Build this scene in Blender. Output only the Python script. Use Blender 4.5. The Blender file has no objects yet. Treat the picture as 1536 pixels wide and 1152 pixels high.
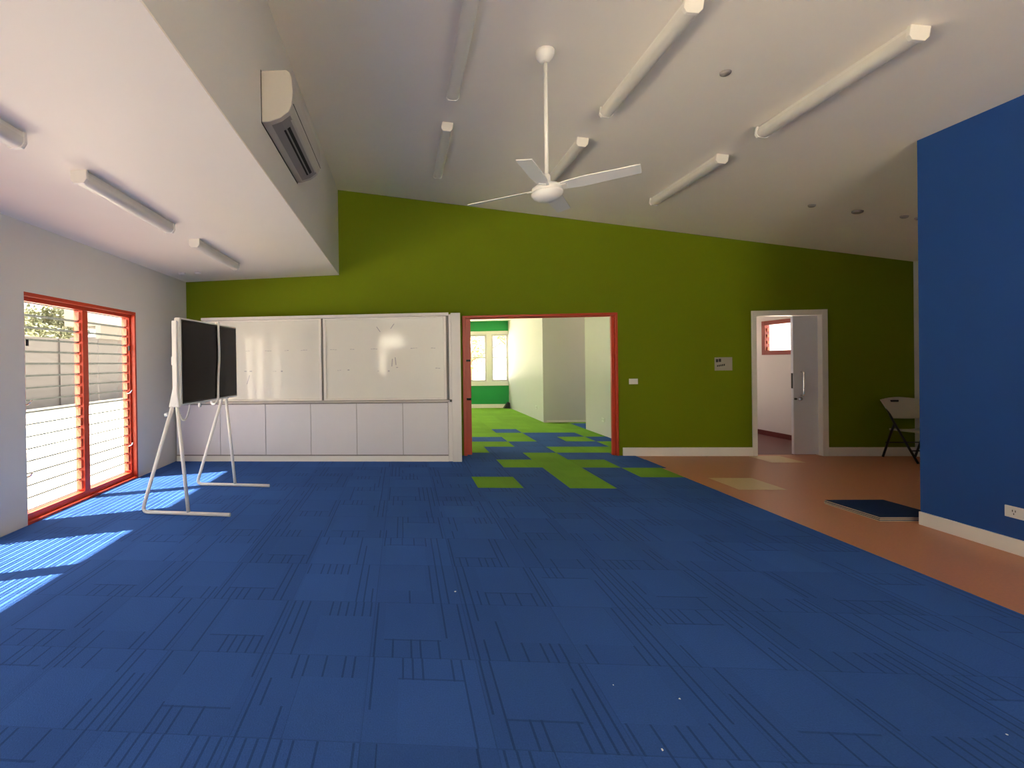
import bpy, bmesh, math, random
from mathutils import Vector, Matrix
random.seed(7)
SC = bpy.context.scene
COL = SC.collection
PI = math.pi

# ---------------------------------------------------------------- materials
def lin(c):
    return tuple(((v/255)/12.92 if v/255 <= .04045 else ((v/255+.055)/1.055)**2.4) for v in c)

def mat(name, col, rough=.6, metal=0.0, spec=.5, noise=0.0, scale=20, bump=0.0, bscale=200, coat=0.0):
    m = bpy.data.materials.new(name); m.use_nodes = True
    nt = m.node_tree; N = nt.nodes; K = nt.links
    b = N['Principled BSDF']
    b.inputs['Base Color'].default_value = (*col, 1)
    b.inputs['Roughness'].default_value = rough
    b.inputs['Metallic'].default_value = metal
    b.inputs['Specular IOR Level'].default_value = spec
    b.inputs['Coat Weight'].default_value = coat
    b.inputs['Coat Roughness'].default_value = .08
    geo = N.new('ShaderNodeNewGeometry')
    nz = N.new('ShaderNodeTexNoise'); nz.inputs['Scale'].default_value = scale
    nz.inputs['Detail'].default_value = 3
    K.new(geo.outputs['Position'], nz.inputs['Vector'])
    mp = N.new('ShaderNodeMapRange')
    mp.inputs['To Min'].default_value = 1-noise; mp.inputs['To Max'].default_value = 1+noise
    K.new(nz.outputs['Fac'], mp.inputs['Value'])
    mx = N.new('ShaderNodeMix'); mx.data_type = 'RGBA'; mx.blend_type = 'MULTIPLY'
    mx.inputs['Factor'].default_value = 1
    mx.inputs['A'].default_value = (*col, 1)
    K.new(mp.outputs['Result'], mx.inputs['B'])
    K.new(mx.outputs['Result'], b.inputs['Base Color'])
    if bump:
        n2 = N.new('ShaderNodeTexNoise'); n2.inputs['Scale'].default_value = bscale
        K.new(geo.outputs['Position'], n2.inputs['Vector'])
        bp = N.new('ShaderNodeBump'); bp.inputs['Strength'].default_value = bump
        bp.inputs['Distance'].default_value = .004
        K.new(n2.outputs['Fac'], bp.inputs['Height']); K.new(bp.outputs['Normal'], b.inputs['Normal'])
    return m

CX0, CY0, TX, TY = .82, 5.235, .5, .505       # carpet tile lattice

def carpet_mat(name, col, groove_depth=1.0, pile=.22):
    m = bpy.data.materials.new(name); m.use_nodes = True
    nt = m.node_tree; N = nt.nodes; K = nt.links
    b = N['Principled BSDF']; b.inputs['Roughness'].default_value = .95
    b.inputs['Specular IOR Level'].default_value = .12
    b.inputs['Sheen Weight'].default_value = .25
    b.inputs['Sheen Roughness'].default_value = .5
    b.inputs['Sheen Tint'].default_value = (*[min(1, c*2.2) for c in col], 1)
    def math_(op, a, c=None, clamp=False):
        n = N.new('ShaderNodeMath'); n.operation = op; n.use_clamp = clamp
        for i, v in enumerate((a, c)):
            if v is None: continue
            if isinstance(v, (int, float)): n.inputs[i].default_value = v
            else: K.new(v, n.inputs[i])
        return n.outputs[0]
    geo = N.new('ShaderNodeNewGeometry'); sp = N.new('ShaderNodeSeparateXYZ')
    K.new(geo.outputs['Position'], sp.inputs[0])
    u = math_('DIVIDE', math_('SUBTRACT', sp.outputs[0], CX0), TX)
    v = math_('DIVIDE', math_('SUBTRACT', sp.outputs[1], CY0), TY)
    iu, iv = math_('FLOOR', u), math_('FLOOR', v)
    fu, fv = math_('FRACT', u), math_('FRACT', v)
    def rnd(x, y, z=0.0):
        c = N.new('ShaderNodeCombineXYZ')
        for i, q in enumerate((x, y, z)):
            if isinstance(q, (int, float)): c.inputs[i].default_value = q
            else: K.new(q, c.inputs[i])
        w = N.new('ShaderNodeTexWhiteNoise'); w.noise_dimensions = '3D'
        K.new(c.outputs[0], w.inputs['Vector']); return w.outputs['Value']
    r1, r2, r3 = rnd(iu, iv, 1.5), rnd(iu, iv, 7.5), rnd(iu, iv, 13.5)
    # mirrored tiles
    flip = math_('GREATER_THAN', r1, .5); flip2 = math_('GREATER_THAN', r2, .5)
    def mirror(f, k):   # f if k==0 else 1-f
        a = math_('MULTIPLY', f, math_('SUBTRACT', 1, math_('MULTIPLY', k, 2)))
        return math_('ADD', a, k)
    gu, gv = mirror(fu, flip), mirror(fv, flip2)
    # pattern A (long lines beside a plain block, comb below)
    NL = 11
    su = math_('MULTIPLY', gu, NL)
    col_i = math_('FLOOR', su); col_f = math_('FRACT', su)
    row_i = math_('FLOOR', math_('MULTIPLY', gv, 3))
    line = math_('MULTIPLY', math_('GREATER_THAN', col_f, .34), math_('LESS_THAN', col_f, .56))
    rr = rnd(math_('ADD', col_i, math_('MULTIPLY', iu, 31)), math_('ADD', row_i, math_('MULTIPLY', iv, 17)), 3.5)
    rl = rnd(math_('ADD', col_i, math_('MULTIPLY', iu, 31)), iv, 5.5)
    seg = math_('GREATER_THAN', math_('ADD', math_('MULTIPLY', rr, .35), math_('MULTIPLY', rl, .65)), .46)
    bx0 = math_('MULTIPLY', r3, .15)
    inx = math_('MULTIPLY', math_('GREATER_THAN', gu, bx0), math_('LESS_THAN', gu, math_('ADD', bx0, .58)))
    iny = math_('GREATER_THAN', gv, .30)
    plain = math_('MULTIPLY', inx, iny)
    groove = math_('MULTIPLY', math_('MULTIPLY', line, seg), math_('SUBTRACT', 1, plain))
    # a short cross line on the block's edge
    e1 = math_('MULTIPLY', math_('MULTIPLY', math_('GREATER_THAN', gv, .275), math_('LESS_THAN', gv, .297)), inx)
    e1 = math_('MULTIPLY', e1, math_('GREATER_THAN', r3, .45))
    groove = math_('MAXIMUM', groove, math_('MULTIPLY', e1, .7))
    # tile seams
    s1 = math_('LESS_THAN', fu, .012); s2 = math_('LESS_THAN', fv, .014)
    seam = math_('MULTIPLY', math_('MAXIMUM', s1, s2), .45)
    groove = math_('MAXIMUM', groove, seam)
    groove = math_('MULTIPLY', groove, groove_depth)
    # pile
    nz = N.new('ShaderNodeTexNoise'); nz.inputs['Scale'].default_value = 160; nz.inputs['Detail'].default_value = 2
    K.new(geo.outputs['Position'], nz.inputs['Vector'])
    n3 = N.new('ShaderNodeTexNoise'); n3.inputs['Scale'].default_value = 1.3; n3.inputs['Detail'].default_value = 2
    K.new(geo.outputs['Position'], n3.inputs['Vector'])
    # colour factor
    f = math_('ADD', 1-pile, math_('MULTIPLY', nz.outputs['Fac'], 2*pile))
    f = math_('MULTIPLY', f, math_('ADD', .90, math_('MULTIPLY', r2, .20)))
    f = math_('MULTIPLY', f, math_('ADD', .86, math_('MULTIPLY', n3.outputs['Fac'], .28)))
    f = math_('MULTIPLY', f, math_('SUBTRACT', 1, math_('MULTIPLY', groove, .38)))  # relief shading of the grooves also darkened into the colour
    # plain blocks have a slightly different yarn tone
    f = math_('MULTIPLY', f, math_('ADD', .98, math_('MULTIPLY', plain, .06)))
    mx = N.new('ShaderNodeMix'); mx.data_type = 'RGBA'; mx.blend_type = 'MULTIPLY'
    mx.inputs['Factor'].default_value = 1; mx.inputs['A'].default_value = (*col, 1)
    K.new(f, mx.inputs['B']); K.new(mx.outputs['Result'], b.inputs['Base Color'])
    h = math_('SUBTRACT', math_('MULTIPLY', nz.outputs['Fac'], .25), groove)
    bp = N.new('ShaderNodeBump'); bp.inputs['Strength'].default_value = 1.0; bp.inputs['Distance'].default_value = .010
    K.new(h, bp.inputs['Height']); K.new(bp.outputs['Normal'], b.inputs['Normal'])
    return m

def glass_mat(name, tint, gloss=.06, rough=.02):
    m = bpy.data.materials.new(name); m.use_nodes = True
    nt = m.node_tree; N = nt.nodes; K = nt.links
    N.remove(N['Principled BSDF'])
    t = N.new('ShaderNodeBsdfTransparent'); t.inputs[0].default_value = (*tint, 1)
    g = N.new('ShaderNodeBsdfGlossy'); g.inputs['Roughness'].default_value = rough
    x = N.new('ShaderNodeMixShader'); x.inputs[0].default_value = gloss
    K.new(t.outputs[0], x.inputs[1]); K.new(g.outputs[0], x.inputs[2])
    K.new(x.outputs[0], N['Material Output'].inputs['Surface'])
    return m

M = {}
M['ceil']   = mat('ceiling_paint', (.88, .825, .74), .55, noise=.02, scale=3)
M['white']  = mat('wall_paint_white', (.63, .615, .585), .6, noise=.02, scale=3)
M['green']  = mat('wall_paint_green', (.150, .205, .0015), .75, spec=.2, noise=.03, scale=4)
M['green2'] = mat('wall_paint_emerald', (.01, .30, .07), .6, noise=.03, scale=4)
M['blue']   = mat('wall_paint_blue', (.008, .066, .28), .7, noise=.05, scale=5, bump=.1)
M['trimw']  = mat('gloss_trim_white', (.80, .78, .73), .4, noise=.01)
M['red']    = mat('frame_paint_red', (.50, .045, .014), .4, noise=.03)
M['dred2']  = mat('frame_paint_dark_red', (.24, .014, .010), .45, noise=.03)
M['dred']   = mat('skirting_dark_red', (.12, .012, .010), .5, noise=.05)
M['rfloor'] = mat('floor_dark_red', (.12, .032, .026), .5, noise=.08, scale=30)
M['brown']  = mat('vinyl_brown', (.58, .245, .130), .42, noise=.12, scale=60, bump=.08, bscale=90, spec=.4)
M['beige']  = mat('vinyl_beige', (.70, .50, .26), .45, noise=.06, scale=60)
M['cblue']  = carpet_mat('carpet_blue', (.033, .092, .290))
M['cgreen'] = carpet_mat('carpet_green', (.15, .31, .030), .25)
M['lam']    = mat('laminate_white', (.70, .69, .71), .4, noise=.01)
M['lam2']   = mat('laminate_cream', (.74, .72, .68), .4, noise=.01)
M['board']  = mat('whiteboard_enamel', (.74, .74, .67), .35, noise=.01, coat=.8)
M['alu']    = mat('aluminium', (.62, .62, .60), .35, metal=.7)
M['chrome'] = mat('chrome', (.75, .75, .75), .18, metal=1)
M['dark']   = mat('dark_gap', (.006, .0055, .005), .7)
M['gap']    = mat('gap_shade_grey', (.26, .25, .23), .6)  # grey standing in for the shade in narrow joints
M['ledge']  = mat('ledge_taupe', (.50, .47, .43), .4)
M['ink']    = mat('marker_ink', (.36, .36, .38), .5)
M['black']  = mat('black_metal', (.012, .012, .013), .4)
M['screen'] = mat('screen_glass', (.006, .003, .0045), .12, spec=.10)
M['bezel']  = mat('black_bezel', (.005, .005, .005), .4)
M['plastw'] = mat('plastic_white', (.80, .79, .75), .38)
M['plasth'] = mat('display_white', (.80, .80, .76), .3)
M['ac']     = mat('plastic_cream', (.47, .44, .40), .42)
M['acd']    = mat('plastic_grey', (.27, .245, .24), .5)
M['lightb'] = mat('batten_white', (.80, .77, .71), .4)
M['diff']   = mat('batten_diffuser', (.74, .71, .64), .35)
M['seat']   = mat('chair_plastic', (.50, .46, .38), .5, noise=.02)
M['steel']  = mat('brushed_sign', (.42, .39, .34), .4, metal=.3)
M['door']   = mat('door_paint_grey', (.72, .73, .82), .45, noise=.01)
M['room3']  = mat('wall_paint_grey', (.66, .62, .64), .6)
M['glass']  = glass_mat('louvre_glass', (.84, .845, .835), .04)
M['gedge']  = glass_mat('glass_edge', (.50, .51, .49), .55, .3)
_n = M['gedge'].node_tree
_t = _n.nodes.new('ShaderNodeBsdfTranslucent'); _t.inputs[0].default_value = (.12, .12, .115, 1)
_n.links.new(_t.outputs[0], [x for x in _n.nodes if x.type == 'MIX_SHADER'][0].inputs[2])
M['pane']   = glass_mat('window_glass', (.95, .96, .94), .04)
M['clip']   = mat('louvre_clip_red', (.60, .13, .07), .4)
M['pave']   = mat('concrete_paving', (.90, .82, .68), .8, noise=.06, scale=2)
M['dim_ground']   = mat('added_dark_concrete', (.25, .22, .185), .85, noise=.1, scale=3)
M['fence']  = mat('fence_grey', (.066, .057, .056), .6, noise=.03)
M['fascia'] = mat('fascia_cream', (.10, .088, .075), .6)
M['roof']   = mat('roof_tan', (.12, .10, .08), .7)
M['leaf']   = mat('foliage', (.16, .17, .09), .6, noise=.3, scale=8)
M['leaf2']  = mat('foliage_yellow', (.50, .48, .12), .6, noise=.3, scale=8)
M['bark']   = mat('bark', (.17, .12, .09), .9, noise=.2)
M['scrap']  = mat('paper_white', (.75, .76, .78), .7)
M['navy']   = mat('pile_navy', (.010, .026, .085), .95, spec=.1, noise=.2, scale=150, bump=.4)
M['back']   = mat('tile_backing', (.45, .36, .25), .8)

# ---------------------------------------------------------------- mesh helpers
def bm_box(bm, x0, x1, y0, y1, z0, z1, mi=0):
    vs = [bm.verts.new(p) for p in ((x0,y0,z0),(x1,y0,z0),(x1,y1,z0),(x0,y1,z0),(x0,y0,z1),(x1,y0,z1),(x1,y1,z1),(x0,y1,z1))]
    for q in ((3,2,1,0),(4,5,6,7),(0,1,5,4),(1,2,6,5),(2,3,7,6),(3,0,4,7)):
        f = bm.faces.new([vs[i] for i in q]); f.material_index = mi
    return vs

def bm_prism(bm, pts, axis, a, b, mi=0):
    """polygon pts (2-D) swept along axis from a to b. axis 'y': pts=(x,z); 'x': pts=(y,z); 'z': pts=(x,y)"""
    def P(p, t):
        return {'y': (p[0], t, p[1]), 'x': (t, p[0], p[1]), 'z': (p[0], p[1], t)}[axis]
    A = [bm.verts.new(P(p, a)) for p in pts]; B = [bm.verts.new(P(p, b)) for p in pts]
    n = len(pts)
    fs = [bm.faces.new(A), bm.faces.new(B[::-1])]
    for i in range(n):
        fs.append(bm.faces.new((A[i], B[i], B[(i+1) % n], A[(i+1) % n])))
    for f in fs: f.material_index = mi

def bm_tube(bm, pts, r, seg=12, caps=True, smooth_pts=0):
    pts = [Vector(p) for p in pts]
    if smooth_pts:
        out = []
        n = len(pts)
        for i in range(n-1):
            p0, p1, p2, p3 = pts[max(i-1,0)], pts[i], pts[i+1], pts[min(i+2,n-1)]
            for k in range(smooth_pts):
                t = k/smooth_pts
                out.append(.5*((2*p1)+(-p0+p2)*t+(2*p0-5*p1+4*p2-p3)*t*t+(-p0+3*p1-3*p2+p3)*t**3))
        out.append(pts[-1]); pts = out
    rings = []; up = None
    for i, p in enumerate(pts):
        d = (pts[min(i+1, len(pts)-1)]-pts[max(i-1, 0)]).normalized()
        if up is None:
            up = Vector((0,0,1)) if abs(d.z) < .9 else Vector((1,0,0))
        s = d.cross(up).normalized(); up = s.cross(d).normalized()
        rr = r[i] if isinstance(r, (list, tuple)) else r
        rings.append([bm.verts.new(p+(s*math.cos(2*PI*k/seg)+up*math.sin(2*PI*k/seg))*rr) for k in range(seg)])
    for a, b in zip(rings, rings[1:]):
        for k in range(seg):
            f = bm.faces.new((a[k], a[(k+1) % seg], b[(k+1) % seg], b[k])); f.smooth = True
    if caps:
        bm.faces.new(rings[0][::-1]); bm.faces.new(rings[-1])

def bm_lathe(bm, prof, seg=40, c=(0,0,0)):
    rings = []
    for r, z in prof:
        if r < 1e-5: rings.append([bm.verts.new((c[0], c[1], c[2]+z))])
        else: rings.append([bm.verts.new((c[0]+r*math.cos(2*PI*k/seg), c[1]+r*math.sin(2*PI*k/seg), c[2]+z)) for k in range(seg)])
    for a, b in zip(rings, rings[1:]):
        for k in range(seg):
            k2 = (k+1) % seg
            if len(a) == 1 and len(b) == 1: continue
            if len(a) == 1: f = bm.faces.new((a[0], b[k], b[k2]))
            elif len(b) == 1: f = bm.faces.new((a[k], b[0], a[k2]))
            else: f = bm.faces.new((a[k], b[k], b[k2], a[k2]))
            f.smooth = True

def bm_path(pts, r, seg=12, smooth_pts=0):
    bm = bmesh.new(); bm_tube(bm, pts, r, seg, True, smooth_pts); return bm

def rounded(pts, rad, n=5):
    """round the interior corners of an open polyline"""
    pts = [Vector(p) for p in pts]; out = [pts[0]]
    for i in range(1, len(pts)-1):
        a, b, c = pts[i-1], pts[i], pts[i+1]
        d1, d2 = (a-b), (c-b)
        k = min(rad, d1.length*.45, d2.length*.45)
        p, q = b+d1.normalized()*k, b+d2.normalized()*k
        for j in range(n+1):
            t = j/n
            out.append((1-t)**2*p+2*(1-t)*t*b+t*t*q)
    out.append(pts[-1]); return out

def obj(name, bm, mats, parent=None, bevel=0.0, seg=2, loc=None, rot=None):
    bmesh.ops.recalc_face_normals(bm, faces=bm.faces)
    me = bpy.data.meshes.new(name); bm.to_mesh(me); bm.free()
    if not isinstance(mats, (list, tuple)): mats = [mats]
    for m in mats: me.materials.append(m)
    o = bpy.data.objects.new(name, me); COL.objects.link(o)
    if parent: o.parent = parent
    if loc: o.location = loc
    if rot: o.rotation_euler = rot
    if bevel:
        md = o.modifiers.new('bevel', 'BEVEL'); md.width = bevel; md.segments = seg
        md.limit_method = 'ANGLE'; md.angle_limit = math.radians(40)
    return o

def box(name, x0, x1, y0, y1, z0, z1, m, parent=None, bevel=0.0, **k):
    bm = bmesh.new(); bm_box(bm, x0, x1, y0, y1, z0, z1)
    return obj(name, bm, m, parent, bevel, **k)

def empty(name, loc, rotz=0):
    o = bpy.data.objects.new(name, None); COL.objects.link(o)
    o.location = loc; o.rotation_euler = (0, 0, rotz); o.empty_display_size = .1
    return o

def tag(o, label, cat, group=None):
    o['label'] = label; o['category'] = cat
    if group: o['group'] = group
    return o

def struct(o):
    o['kind'] = 'structure'; return o

def copy_tree(o, parent=None):
    c = o.copy(); COL.objects.link(c)
    if parent: c.parent = parent
    for ch in list(o.children): copy_tree(ch, c)
    return c

# ---------------------------------------------------------------- key dimensions
H = 1.4154
L, D, R = -3.3737, 7.034, 7.156       # left wall, back wall, right wall
E = -.9515                             # bulkhead face
T0, TK = 4.075, .1665                 # main ceiling height at the bulkhead and its fall to the right
def zc(x): return T0-TK*(x-E)
def zl(x): return 2.728+(x-L)*(.045/(E-L))   # low ceiling
YR = -2.6                              # wall behind the viewer
BX, BY = 4.299, 4.189                  # blue partition

# ---------------------------------------------------------------- floor, carpet
bm = bmesh.new()
bm_box(bm, L-.2, R+.2, YR-.2, 15.0, -.12, 0)
z = .0012
for (a, b, c, d) in ((3.58, 4.07, CY0, CY0+TY), (4.93, 5.36, 6.59, 7.03)):
    bm_box(bm, a, b, c, d, -.001, z, 1)
struct(obj('floor', bm, [M['brown'], M['beige']]))
struct(box('floor_store_room', 5.0, 6.56, D+.10, 10.0, -.02, .003, M['rfloor']))

def green(i, j):
    """colour of the carpet tile in column i, row j (rows count away from the viewer)"""
    G = {0: (0, 2), 1: (2, 4), 2: (1, 2, 3), 3: (2,), }
    if j < 0: return False
    if j in G: return i in G[j]
    if j == 4: return i in (0, 3, 4, 5) or i < 0
    if j == 5: return i in (0, 1) or i >= 5 or i < -1
    if j == 6: return i in (2, 4)
    if j == 7: return i not in (3, 4)
    if j == 8: return i != 2
    return True

bm = bmesh.new(); CT = .006
EDGE = CX0+2.5
def strip(x0, x1, y0, y1, mi): bm_box(bm, x0, x1, y0, y1, 0, CT, mi)
strip(L, EDGE, YR, CY0, 0)
for j in range(0, 18):
    y0 = CY0+TY*j; y1 = min(y0+TY, 14.25)
    if y0 > 14.25: break
    if y0 < D-.02:                                   # main room
        n0 = 0
        xs = [L]+[CX0+TX*i for i in range(0, 6)]
        if j in (2, 3): xs[-1] = EDGE+ (.06 if j == 2 else .05)
        yy1 = min(y1, D) if j == 3 else y1
        strip(L, CX0, y0, yy1, 0)
        for i in range(5):
            strip(xs[i+1], xs[i+2], y0, yy1, 1 if green(i, j) else 0)
        if j == 3:                                   # through the doorway
            for i in range(5):
                strip(max(xs[i+1], .90), min(xs[i+2], 3.10), D, y1, 1 if green(i, j) else 0)
    else:
        strip(-1.99, CX0, y0, y1, 1 if (j > 7 or j == 4) else 0)
        for i in range(0, 6):
            x1 = CX0+TX*(i+1)
            if i == 5: x1 = 3.71
            if y1 > 10.9 and CX0+TX*i >= 3.2: continue
            if y1 > 10.9: x1 = min(x1, 3.2)
            strip(CX0+TX*i, x1, y0, y1, 1 if green(i, j) else 0)
strip(3.71, 6.0, 9.78, 10.62, 0); strip(3.32, 3.71, 10.62, 10.83, 1); strip(3.71, 6.0, 10.62, 10.83, 1)
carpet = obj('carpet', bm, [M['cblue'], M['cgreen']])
tag(carpet, 'large blue carpet of embossed tiles with scattered bright green tiles toward the doorway', 'carpet')

# ---------------------------------------------------------------- walls
W = .15
def wall_left_prism(bm, y0, y1, z0, z1): bm_box(bm, L-W, L, y0, y1, z0, z1)
WINS = [(3.903, 5.641), (1.78, 3.47), (-.42, 1.28), (-2.3, -.85)]  # last window is added out of view to let in more light
WZ = 2.105
bm = bmesh.new()
ys = sorted([YR-W] + [v for w in WINS for v in w] + [D+W])
for a, b in zip(ys[::2], ys[1::2]): wall_left_prism(bm, a, b, -.12, 2.9)
for a, b in WINS: wall_left_prism(bm, a, b, WZ, 2.9); wall_left_prism(bm, a, b, -.12, 0)
struct(obj('wall_left', bm, M['white']))

# back wall (green) with two openings
D1, D2, DZ1 = .90, 3.145, 2.105        # wide red doorway
E1, E2, DZ2 = 5.04, 5.96, 2.03         # small white doorway
bm = bmesh.new()
def bw(x0, x1, z0, zt=None):
    t0 = zc(x0)+.05 if zt is None else zt; t1 = zc(x1)+.05 if zt is None else zt
    bm_prism(bm, [(x0, z0), (x1, z0), (x1, t1), (x0, t0)], 'y', D, D+.12)
bw(L-W, E, -.12, 2.9); bw(E-.0, D1, -.12); bw(D1, D2, DZ1); bw(D2, E1, -.12); bw(E1, E2, DZ2); bw(E2, R+W, -.12)
struct(obj('wall_back', bm, [M['green']]))
struct(box('wall_right', R, R+W, BY-.2, D+W, -.12, 3.2, M['white']))

# blue partition on the right
bm = bmesh.new()
bm_prism(bm, [(BX, 0), (BX+.12, 0), (BX+.12, zc(BX+.12)+.03), (BX, zc(BX)+.03)], 'y', YR, BY)
struct(obj('wall_partition', bm, M['blue']))
bm = bmesh.new()
bm_prism(bm, [(BX+.12, 0), (R, 0), (R, zc(R)+.03), (BX+.12, zc(BX+.12)+.03)], 'y', BY-.12, BY)
struct(obj('wall_partition_return', bm, M['white']))

# wall behind the viewer: glazed
bm = bmesh.new()
def rw(x0, x1, z0, z1): bm_box(bm, x0, x1, YR-W, YR, z0, z1)
RW = [(-.80, .10, 1.0, 2.42), (1.55, 3.15, .10, 2.72), (-.85, 2.60, 2.84, 3.40)]  # larger openings sized, and the high band added, to light the room
rw(L-W, -.85, -.12, 4.3); rw(-.85, -.80, -.12, 2.84); rw(-.80, .10, -.12, 1.0); rw(-.80, .10, 2.42, 2.84)
rw(.10, 1.55, -.12, 2.84); rw(1.55, 3.15, -.12, .10); rw(1.55, 3.15, 2.72, 2.84); rw(-.85, 2.60, 3.40, 4.3)
rw(2.60, 3.15, 2.84, 4.3); rw(3.15, R+W, -.12, 4.3)
struct(obj('wall_front', bm, M['white']))
for k, (a, b, c, d) in enumerate(RW):
    w = struct(empty('window_%d' % (5, 6, 7)[k], (a, YR-.08, c)))
    bm = bmesh.new()
    t = .05
    for q in ((a, a+t, c, d), (b-t, b, c, d), (a+t, b-t, c, c+t), (a+t, b-t, d-t, d)):
        bm_box(bm, q[0]-a, q[1]-a, -.03, .03, q[2]-c, q[3]-c)
    n = 2 if k else 0
    for i in range(1, n+1):
        xm = (b-a)*i/(n+1); bm_box(bm, xm-.02, xm+.02, -.025, .025, t, d-c-t)
    if not k: bm_box(bm, .22, b-a-t, -.022, .022, t, d-c-.46)  # solid leaf added to shape the bright whiteboard reflection
    obj('window_frame', bm, M['red'], w)
    bm = bmesh.new(); bm_box(bm, t, b-a-t, -.003, .003, t, d-c-t); obj('pane', bm, M['pane'], w)

# ceilings and bulkhead
bm = bmesh.new()
bm_prism(bm, [(E-.12, zc(E-.12)), (R+W, zc(R+W)), (R+W, zc(R+W)+.15), (E-.12, zc(E-.12)+.15)], 'y', YR-W, D+.12)
struct(obj('ceiling', bm, M['ceil']))
bm = bmesh.new()
bm_prism(bm, [(L-W, zl(L)), (E, zl(E)), (E, zl(E)+.012), (E-.12, zl(E)+.012), (E-.12, zl(E)+.12), (L-W, zl(L)+.12)], 'y', YR-W, D+.02)
struct(obj('ceiling_low', bm, M['ceil']))
struct(box('wall_bulkhead', E-.12, E, YR-W, D+.01, zl(E)+.0125, zc(E)+.1, M['white']))

# ---------------------------------------------------------------- skirtings
BH = .125
def base(name, x0, x1, y0, y1, h=BH, m=None): return struct(box(name, x0, x1, y0, y1, 0, h, m or M['trimw'], None, .004))
base('baseboard_back', 3.20, 5.0, D-.016, D)
base('baseboard_back_right', 6.02, R, D-.016, D)
base('baseboard_right', R-.016, R, BY, D-.016)
base('baseboard_partition', BX-.016, BX, YR, BY, .11)

# ---------------------------------------------------------------- wide red doorway
dr = struct(empty('door_1', (D1, D, 0)))
bm = bmesh.new(); w = .05
bm_box(bm, 0, .05, -.02, .14, .006, DZ1); bm_box(bm, D2-D1-.03, D2-D1, -.02, .14, .006, DZ1)
bm_box(bm, .05, D2-D1-.03, -.02, .14, DZ1-.035, DZ1)
obj('door_frame', bm, M['red'], dr, .004)
bm = bmesh.new()
bm_box(bm, D2-D1-.075, D2-D1-.03, .03, .07, .006, DZ1-.035)
bm_box(bm, .05, D2-D1-.075, .04, .09, DZ1-.05, DZ1-.035)
obj('door_stop', bm, M['red'], dr, .003)
# folded red leaf parked at the left jamb
lf = empty('folding_door', (.952, D+.03, .0))
tag(lf, 'red folding door parked open against the left jamb of the wide doorway', 'door')
zs = [.012, .838, .868, 1.418, 1.448, DZ1-.055]
for k in range(3):
    bm = bmesh.new(); bm_box(bm, 0, .075, 0, .6, zs[2*k], zs[2*k+1]); obj('door_panel', bm, M['red'], lf, .003)
for k in (1, 3):
    bm = bmesh.new(); bm_box(bm, .004, .071, .004, .59, zs[k], zs[k+1]); obj('seam', bm, M['dark'], lf)

# ---------------------------------------------------------------- small white doorway with sliding leaf
d2 = struct(empty('door_2', (E1, D, 0)))
bm = bmesh.new(); wd = E2-E1
for (a, b, c, d) in ((-.04, .022, 0, DZ2+.055), (wd-.022, wd+.055, 0, DZ2+.055)):
    bm_box(bm, a, b, -.018, .13, c, d)
bm_box(bm, .022, wd-.022, -.018, .13, DZ2-.02, DZ2+.055)
obj('door_frame', bm, M['trimw'], d2, .004)
bm = bmesh.new(); bm_box(bm, .018, .03, .012, .05, 1.32, 1.40); obj('latch', bm, M['black'], d2)
bm = bmesh.new(); bm_box(bm, .018, .026, .012, .05, .95, 1.31); obj('strike_plate', bm, M['alu'], d2)
lf = empty('sliding_door', (5.605, D+.055, .012))
tag(lf, 'pale grey sliding door leaf half open in the white doorway', 'door')
bm = bmesh.new(); bm_box(bm, 0, .34, 0, .04, 0, 1.995); obj('door_leaf', bm, M['door'], lf, .003)
bm = bmesh.new()
bm_tube(bm, rounded([(.105, 0, .85), (.105, -.045, .85), (.105, -.045, 1.19), (.105, 0, 1.19)], .02), .011, 12)
obj('door_handle', bm, M['chrome'], lf)
bm = bmesh.new(); bm_box(bm, -.004, .0, .006, .034, .95, 1.17); obj('edge_pull', bm, M['black'], lf)
bm = bmesh.new()
bm_tube(bm, [(.085, .002, .80), (.085, -.014, .80)], .027, 20); bm_box(bm, .078, .092, -.03, -.013, .782, .818)
obj('thumb_turn', bm, M['chrome'], lf)
bm = bmesh.new(); bm_tube(bm, [(.02, .001, .80), (.02, -.02, .80)], .015, 14); obj('lock', bm, M['black'], lf)

# ---------------------------------------------------------------- store room behind the small doorway
X3 = 6.56
bm = bmesh.new()
wy0, wy1, wz0, wz1 = 7.25, 8.96, 1.46, 2.07
bm_box(bm, X3, X3+.12, D+.12, wy0, 0, 2.6); bm_box(bm, X3, X3+.12, wy1, 10.0, 0, 2.6)
bm_box(bm, X3, X3+.12, wy0, wy1, 0, wz0); bm_box(bm, X3, X3+.12, wy0, wy1, wz1, 2.6)
struct(obj('wall_store_right', bm, M['room3']))
bm = bmesh.new()
for q in ((4.85, 5.05, 0, 2.6), (6.45, X3+.12, 0, 2.6), (5.05, 6.45, 0, .6), (5.05, 6.45, 2.3, 2.6)): bm_box(bm, q[0], q[1], 10.0, 10.1, q[2], q[3])  # hidden opening added to brighten the store room
struct(obj('wall_store_back', bm, M['room3']))
struct(box('wall_store_left', 4.85, 4.95, D+.12, 10.0, 0, 2.6, M['room3']))
struct(box('ceiling_store', 4.85, X3+.12, D+.12, 10.1, 2.6, 2.7, M['ceil']))
base('baseboard_store', X3-.014, X3, D+.12, 10.0, .09, M['dred'])
w = struct(empty('window_4', (X3, wy0, wz0)))
bm = bmesh.new(); a, h = wy1-wy0, wz1-wz0
for q in ((0, .075, 0, h), (a-.075, a, 0, h), (.075, a-.075, 0, .075), (.075, a-.075, h-.075, h)):
    bm_box(bm, -.015, .07, q[0], q[1], q[2], q[3])
obj('window_frame', bm, M['dred2'], w, .003)
bm = bmesh.new()
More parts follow.
